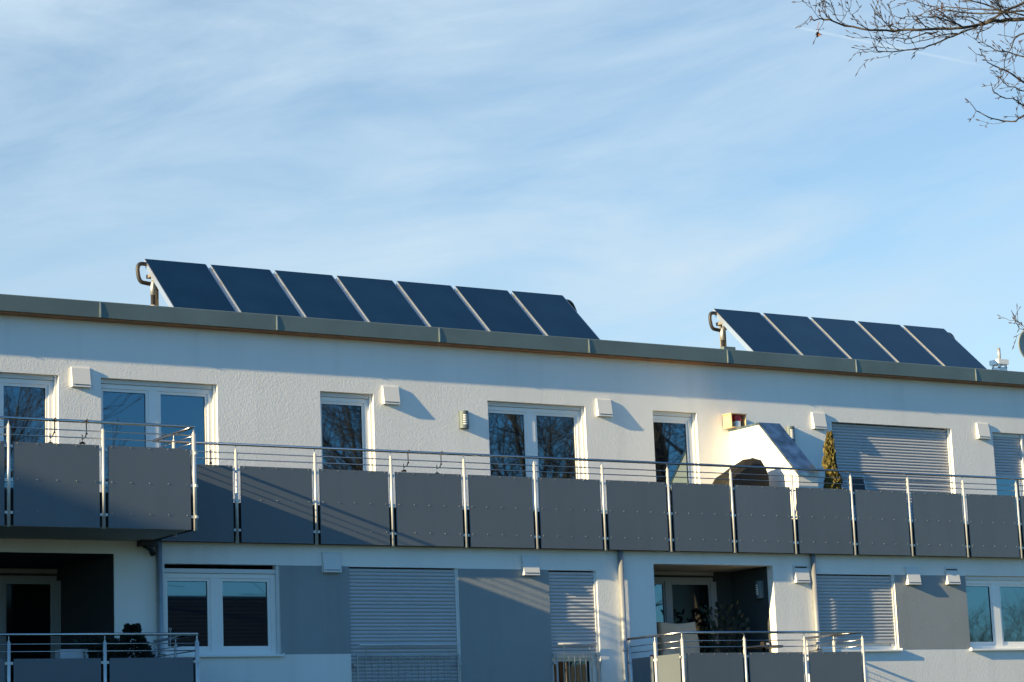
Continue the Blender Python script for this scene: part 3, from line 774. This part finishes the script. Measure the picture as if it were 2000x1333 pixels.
MB().tube([(0, 0, .28), (0, 0, .56)], .005, 5).build('stem', plant_m, fl); MB().tube([(0, 0, 0), (0, 0, .3)], [.10, .14], 12).build('pot', potm, fl)

# ------------------------------------------------------------------ lower left balcony plants
g = thing('conifer', 'dark pointed dwarf conifer in a pot on the lower left balcony', 'shrub', (12.68, 30.15, 2.85))
rnd = random.Random(9)
def cf(rn):
    z = rn.random(); rad = .37*(1-z)**.75+.01
    if z > .80: rad = .05+.03*math.sin((z-.8)*15)
    a = rn.uniform(0, 6.283); q = rn.uniform(.3, 1)**.5
    return ((rad*q*math.cos(a), rad*q*math.sin(a), .28+.76*z), (math.cos(a), math.sin(a), .5))
b = MB(); tufts(b, 3200, cf, .06, rnd); b.build('foliage', conifer_m, g)
MB().tube([(0, 0, .2), (0, 0, 1.0)], [.02, .004], 6).build('trunk', bark, g)
MB().tube([(0, 0, 0), (0, 0, .3)], [.14, .19], 14).build('pot', potm, g)
leafy('potted_plant', 'bushy dark plant left of the dwarf conifer on the lower left balcony', (12.25, 30.3, 2.85), 1500, .30, .60, .06, 12, m=conifer_m, z0=.25)
leafy('potted_plant', 'thin twiggy plant right of the dwarf conifer by the wall', (13.0, 30.5, 2.85), 60, .2, .45, .05, 15, z0=.25)
b = MB(); b.box(-.2, .2, -.1, .1, 0, .16); o = b.build('planter_box', mat('pale_box', (.5, .52, .55), .6)); o.location = (11.86, 30.3, 3.42); tag(o, 'pale rectangular box just above the lower left balcony panel', 'box')
b = MB(); b.box(-.25, .25, -.15, .15, -.03, 0); [b.box(sx*.22-.02, sx*.22+.02, sy_*.12-.02, sy_*.12+.02, -.57, -.03) for sx in (-1, 1) for sy_ in (-1, 1)]; o = b.build('bench', blackm); o.location = (11.86, 30.3, 3.419); tag(o, 'low dark bench under the pale box on the lower left balcony', 'bench')
g = thing('garden_stake', 'thin garden stake with a small ring top on the lower left balcony', 'stake', (13.0, 29.6, 2.85))
b = MB().tube([(0, 0, 0), (0, 0, .93)], .004, 5); b.tube([(.018*math.cos(a*.785), 0, .95+.018*math.sin(a*.785)) for a in range(9)], .004, 5); b.build('stake', steel, g)

# ------------------------------------------------------------------ bare trees
def grow(rn, p, d, length, r, depth, segs, spread=.55, gravity=.0, up=.15, nseg=4, minr=.002):
    pts = [p.copy()]; rs = [r]; dd = d.normalized()
    for i in range(nseg):
        dd = (dd+Vector((rn.gauss(0, .13), rn.gauss(0, .13), rn.gauss(0, .13)+up*.25))).normalized()
        p = p+dd*(length/nseg); pts.append(p.copy()); rs.append(max(minr, r*(1-.55*(i+1)/nseg)))
    segs.append((pts, rs))
    if depth <= 0: return
    for i in range(1, nseg+1):
        for _ in range(2 if i == nseg else rn.choice((1, 1, 2))):
            ax = Vector((rn.gauss(0, 1), rn.gauss(0, 1), rn.gauss(0, 1))).cross(dd).normalized()
            nd = (dd*math.cos(spread)+ax*math.sin(spread)*rn.uniform(.6, 1.25)).normalized(); nd.z += up
            grow(rn, pts[i], nd, length*rn.uniform(.52, .75), rs[i]*.68, depth-1, segs, spread, gravity, up, max(2, nseg-1), minr)
def tree_mesh(seed, h, depth=5):
    rn = random.Random(seed); segs = []
    grow(rn, Vector((0, 0, h*.22)), Vector((.05, .05, 1)), h*.30, h*.014, depth, segs, spread=.6, up=.10, minr=.006)
    b = MB()
    for pts, rs in segs: b.tube(pts, rs, 3 if rs[0] < .05 else 6, cap=False)
    t_ = MB().tube([(0, 0, 0), (.02, .02, h*.11), (0, 0, h*.22)], [h*.022, h*.017, h*.0145], 10)
    return t_, b
protos = []
for sd, h in ((3, 15), (11, 15)):
    t_, b_ = tree_mesh(sd, h)
    r = thing('bare_tree', 'leafless tree', 'tree', (0, 0, 0), 'leafless trees across the street')
    t_.build('trunk', bark, r); b_.build('crown', bark, r); protos.append(r)
TR = [(23.5, -17, 1.6, 0), (25.5, -10, 1.5, 1), (19, -24, 1.8, 1), (49.5, -18, 1.7, 0), (52, -24, 1.9, 1), (56.5, -11, 1.5, 1), (50, -15, 1.45, 0), (49, -13, 1.7, 1), (54, -15, 1.65, 0), (60, -14, 1.75, 1), (57.5, -13, 2.1, 0), (62, -19, 2.1, 1), (57, -20, 1.7, 0), (47, -21, 1.7, 1),
      (72, -21, .62, 0), (76, -22, .7, 1), (80, -22, .62, 0), (84, -27, .8, 0), (87, -22, .66, 1), (92, -29, .9, 0), (82, -34, 1.0, 1), (74, -24, .66, 1), (79, -26, .72, 0), (84, -24, .68, 1), (90, -25, .74, 0), (77, -30, .85, 1), (87, -31, .85, 0), (70, -27, .7, 0)]
rn = random.Random(6); used = set()
for i, (x, y, s_, k) in enumerate(TR):
    o = protos[k] if k not in used else dup(protos[k], (x, y, 0)); used.add(k)
    o.location = (x, y, 0); o.scale = (s_, s_, s_); o.rotation_euler = (0, 0, rn.uniform(0, 6.28))
    o['label'] = 'leafless tree across the street, seen only mirrored in the windows'

# near tree whose boughs hang in at the top right
def ray(px, py, dist):
    return Vector((0, 0, CAMZ)) + (rt2*(px-1000) - up2*(py-666.5) + fw*F_PX).normalized()*dist
NT = thing('bare_tree', 'leafless beech tree reaching in with budded twigs at the upper right corner', 'tree', (15.6, 8.2, 0))
inv = Matrix.Translation(-Vector(NT.location))
LIMBS = [ # traced boughs: (distance, end distance, start radius px, [(px, py)...])
 (13.2, 12.3, 4.6, [(2260, -10), (2130, 30), (2000, 38), (1965, 40), (1935, 42), (1915, 48), (1880, 54), (1845, 57), (1790, 58), (1745, 61), (1700, 60), (1650, 50), (1620, 40), (1606, 37), (1590, 40), (1583, 33)]),
 (13.2, 12.6, 3.4, [(2140, -60), (2060, -30), (2000, 6), (1965, 22), (1935, 38), (1910, 50), (1880, 64), (1850, 74), (1815, 90), (1785, 97), (1745, 101), (1718, 101), (1708, 92), (1706, 87)]),
 (12.9, 12.9, 2.6, [(2120, 60), (2050, 40), (2000, 22), (1950, 26), (1900, 26), (1860, 22), (1820, 13), (1795, 5), (1778, -8)]),
 (13.0, 13.5, 2.2, [(2120, 40), (2040, 50), (2000, 30), (1960, 22), (1925, 20), (1885, 17), (1850, 14), (1815, 22), (1790, 32), (1760, 36), (1745, 62)]),
 (12.6, 12.2, 2.3, [(2200, 20), (2080, 50), (2000, 66), (1983, 74), (1975, 92), (1966, 108), (1962, 125), (1964, 140)]),
 (12.6, 12.1, 2.4, [(2200, 230), (2080, 200), (2000, 162), (1980, 148), (1962, 138), (1945, 130), (1930, 122), (1919, 108), (1914, 97)]),
 (12.4, 12.1, 1.9, [(2100, 130), (2040, 120), (2000, 112), (1975, 104), (1950, 100), (1935, 92), (1920, 84), (1911, 76)]),
 (12.4, 12.0, 1.8, [(2180, 280), (2080, 250), (2000, 206), (1985, 196), (1965, 192), (1950, 187), (1940, 177), (1937, 168)]),
 (12.5, 12.1, 2.2, [(2200, 260), (2080, 225), (2000, 227), (1985, 236), (1960, 237), (1932, 229), (1912, 219), (1902, 210), (1898, 205)]),
 (12.8, 12.4, 1.8, [(2160, 190), (2070, 170), (2000, 178), (1985, 172), (1968, 168), (1960, 160)]),
 (12.5, 12.4, 1.3, [(2150, 700), (2070, 670), (2010, 643), (1995, 635), (1985, 626), (1979, 615), (1976, 608)]),
 (12.5, 12.4, 1.2, [(2150, 690), (2060, 655), (1998, 644), (1990, 641), (1987, 635), (1985, 632)]),
 (12.9, 12.7, 2.0, [(1960, 27), (1930, 10), (1900, 3), (1860, -5), (1820, -20)]),
 (12.9, 12.5, 1.9, [(1880, 54), (1860, 44), (1840, 36), (1815, 33), (1790, 40), (1770, 52)]),
 (12.9, 12.6, 1.7, [(1920, 45), (1900, 36), (1880, 32), (1850, 33), (1820, 28)]),
 (12.9, 12.5, 1.5, [(1830, 62), (1800, 68), (1770, 76), (1740, 74), (1712, 76), (1690, 74), (1672, 66)]),
 (12.9, 12.5, 1.4, [(1870, 66), (1835, 70), (1800, 80), (1775, 86), (1755, 80)]),
 (12.8, 12.5, 1.4, [(1745, 61), (1738, 50), (1728, 42), (1718, 34), (1712, 30), (1708, 25)]),
 (12.8, 12.4, 1.2, [(1700, 60), (1680, 48), (1672, 40), (1664, 30), (1657, 18)]),
 (12.8, 12.4, 1.2, [(1650, 50), (1634, 36), (1629, 20), (1627, 12)]),
 (12.8, 12.4, 1.1, [(1620, 40), (1612, 28), (1606, 14), (1608, 2)]),
]
rn = random.Random(21)
mb = MB(); buds = MB()
def bud(p, d, s_):
    p = Vector(p); d = d.normalized()
    buds.tube([p-d*s_*.2, p+d*s_*.45, p+d*s_*1.1], [.0012, .0026, .0006], 4, cap=False)
def twig(p, d, L, r, lev):
    pts = [p.copy()]; n = max(2, int(L/.028)); q = p.copy(); dd = d.normalized(); side = 1
    for i in range(n):
        zig = Vector((rn.gauss(0, .22), rn.gauss(0, .22), rn.gauss(0, .22)+.07))
        dd = (dd+zig).normalized(); q = q+dd*(L/n); pts.append(q.copy())
        if lev > 0 and rn.random() < .5:
            nd = (dd+Vector((rn.gauss(0, .6), rn.gauss(0, .6), rn.gauss(0, .6)+.1))).normalized(); twig(q, nd, L*rn.uniform(.3, .65), r*.7, lev-1)
        elif rn.random() < .3:
            nd = (dd+Vector((rn.gauss(0, .5), rn.gauss(0, .5), rn.gauss(0, .5)))).normalized(); bud(q, nd, .02*rn.uniform(.6, 1.2))
    mb.tube(pts, [max(.0011, r*(1-.6*i/n)) for i in range(n+1)], 4, cap=False)
    bud(pts[-1], dd, .022)
for li, (d0, d1, r0, pl) in enumerate(LIMBS):
    k = len(pl); P = []
    for i, (a, c) in enumerate(pl):
        u = i/(k-1); P.append(ray(a, c, d0+(d1-d0)*u+.05*math.sin(3*i+li)))
    # smooth the polyline
    Q = []
    for i in range(k-1):
        p0, p1, p2, p3 = P[max(0, i-1)], P[i], P[i+1], P[min(k-1, i+2)]
        for s_ in (0, .33, .67):
            q = .5*((2*p1)+(-p0+p2)*s_+(2*p0-5*p1+4*p2-p3)*s_*s_+(-p0+3*p1-3*p2+p3)*s_**3)
            Q.append(q+Vector((rn.gauss(0, .002), rn.gauss(0, .002), rn.gauss(0, .002))))
    Q.append(P[-1]); n = len(Q); rr = [r0/365*(1-.80*(i/(n-1))**.8) for i in range(n)]
    rr = [max(.0014, x) for x in rr]
    mb.tube(Q, rr, 6, cap=False)
    vis = [i for i in range(2, n)]
    for i in vis:
        d = (Q[min(i+1, n-1)]-Q[i-1]).normalized(); frac = i/(n-1)
        dense = .75 if li in (0, 1, 2, 3, 12, 13, 14) else (.12 if li in (10, 11) else .42)
        if rn.random() < dense*(1.1-.4*frac):
            nd = (d*.8+Vector((rn.gauss(0, .45), rn.gauss(0, .45), rn.gauss(.12, .5)))).normalized()
            twig(Q[i], nd, rn.uniform(.05, .20)*(1.15-.5*frac)*(1.0 if li < 4 else .75), max(.0018, rr[i]*.42), 1)
        if rn.random() < .22: bud(Q[i], (d+Vector((rn.gauss(0, .6), rn.gauss(0, .6), rn.gauss(0, .6)))).normalized(), .02)
    bud(Q[-1], (Q[-1]-Q[-2]).normalized(), .026)
# main trunk and boughs outside the frame that carry the traced branches
tk = MB().tube([(15.6, 8.2, 0), (15.5, 8.3, 1.6), (15.4, 8.5, 3.4), (15.2, 8.7, 5.2), (15.0, 8.6, 7.0), (14.8, 8.7, 9.0)], [.30, .25, .22, .18, .13, .08], 16)
for li, (d0, d1, r0, pl) in enumerate(LIMBS[:12]):
    a = ray(*pl[0], d0); z = min(8.0, max(2.2, a.z-.9)); base = Vector((15.5-.06*(z-2), 8.3+.05*(z-2), z))
    mid = base.lerp(a, .5)+Vector((0, 0, .12))
    mb.tube([base, mid, a], [.05 if r0 > 2 else .03, .02, r0/365], 8, cap=False)
segs = []; grow(random.Random(31), Vector((14.8, 8.7, 8.9)), Vector((.15, -.2, 1)), 3.2, .075, 4, segs, spread=.6, up=.12)
for pts, rs in segs: mb.tube(pts, rs, 4, cap=False)
for mbx, nm, mt in ((tk, 'trunk', bark), (mb, 'crown', beech_bark), (buds, 'buds', bud_m)):
    o = mbx.build(nm, mt, NT); o.matrix_parent_inverse = inv
lf = MB(); c = ray(1599, 65, 12.3)
lf.tube([ray(1600, 43, 12.3), ray(1597, 52, 12.3), c], .0014, 4)
for k in range(7):
    a = k*.9; d1_ = Vector((math.cos(a)*.02, math.sin(a)*.012, -.010+.012*math.sin(k*2.1)))
    e_ = Vector((-math.sin(a)*.008, math.cos(a)*.008, .004))
    lf.quad(c, c+d1_*.6+e_, c+d1_*1.1, c+d1_*.6-e_)
o = lf.build('dead_leaf', leaf_dead, NT); o.matrix_parent_inverse = inv

# ------------------------------------------------------------------ surroundings (outside the frame: they light, shade and mirror)
b = MB(); b.quad((-700, -700, 0), (900, -700, 0), (900, 900, 0), (-700, 900, 0)); g = b.build('ground', grass_m); g['kind'] = 'structure'
b = MB(); b.box(-300, 500, -6, 1, -.1, .004); g = b.build('road', asphalt_m); g['kind'] = 'structure'
# house across the street, mirrored in the lower windows
g = thing('house', 'dark gabled house across the street, seen only mirrored in the lower windows', 'house', (31, -16, 0))
MB().box(-10, 9, -5, 5, 0, 5.3).build('wall', house_m, g)
b = MB(); n = 22
for i in range(n):
    for sgn in (1, -1):
        u0, u1 = i/n, (i+1)/n
        ya, yb = 5.6*(1-u0), 5.6*(1-u1); za, zb = 5.1+3.42*u0, 5.1+3.42*u1
        b.quad((-10.5, sgn*ya, za+.03), (9.5, sgn*ya, za+.03), (9.5, sgn*yb, zb), (-10.5, sgn*yb, zb))
        b.quad((-10.5, sgn*ya, za-.02), (9.5, sgn*ya, za-.02), (9.5, sgn*ya, za+.03), (-10.5, sgn*ya, za+.03))
b.build('roof', tile_m, g)
b = MB(); b.box(-10.5, 9.5, 5.6, 5.72, 4.9, 5.02); b.build('gutter', galv, g)
# tall block far to the left whose roof edge shades the lower left corner
g = thing('neighbouring_block', 'tall pale apartment block far to the left outside the picture', 'building', (-26, 27, 0))
MB().box(-8, 4, -13, 13, 0, 15.9).build('wall', house_m, g)
MB().box(-8.2, 4.2, -13.2, 13.2, 15.9, 16.1).build('roof', zinc, g)
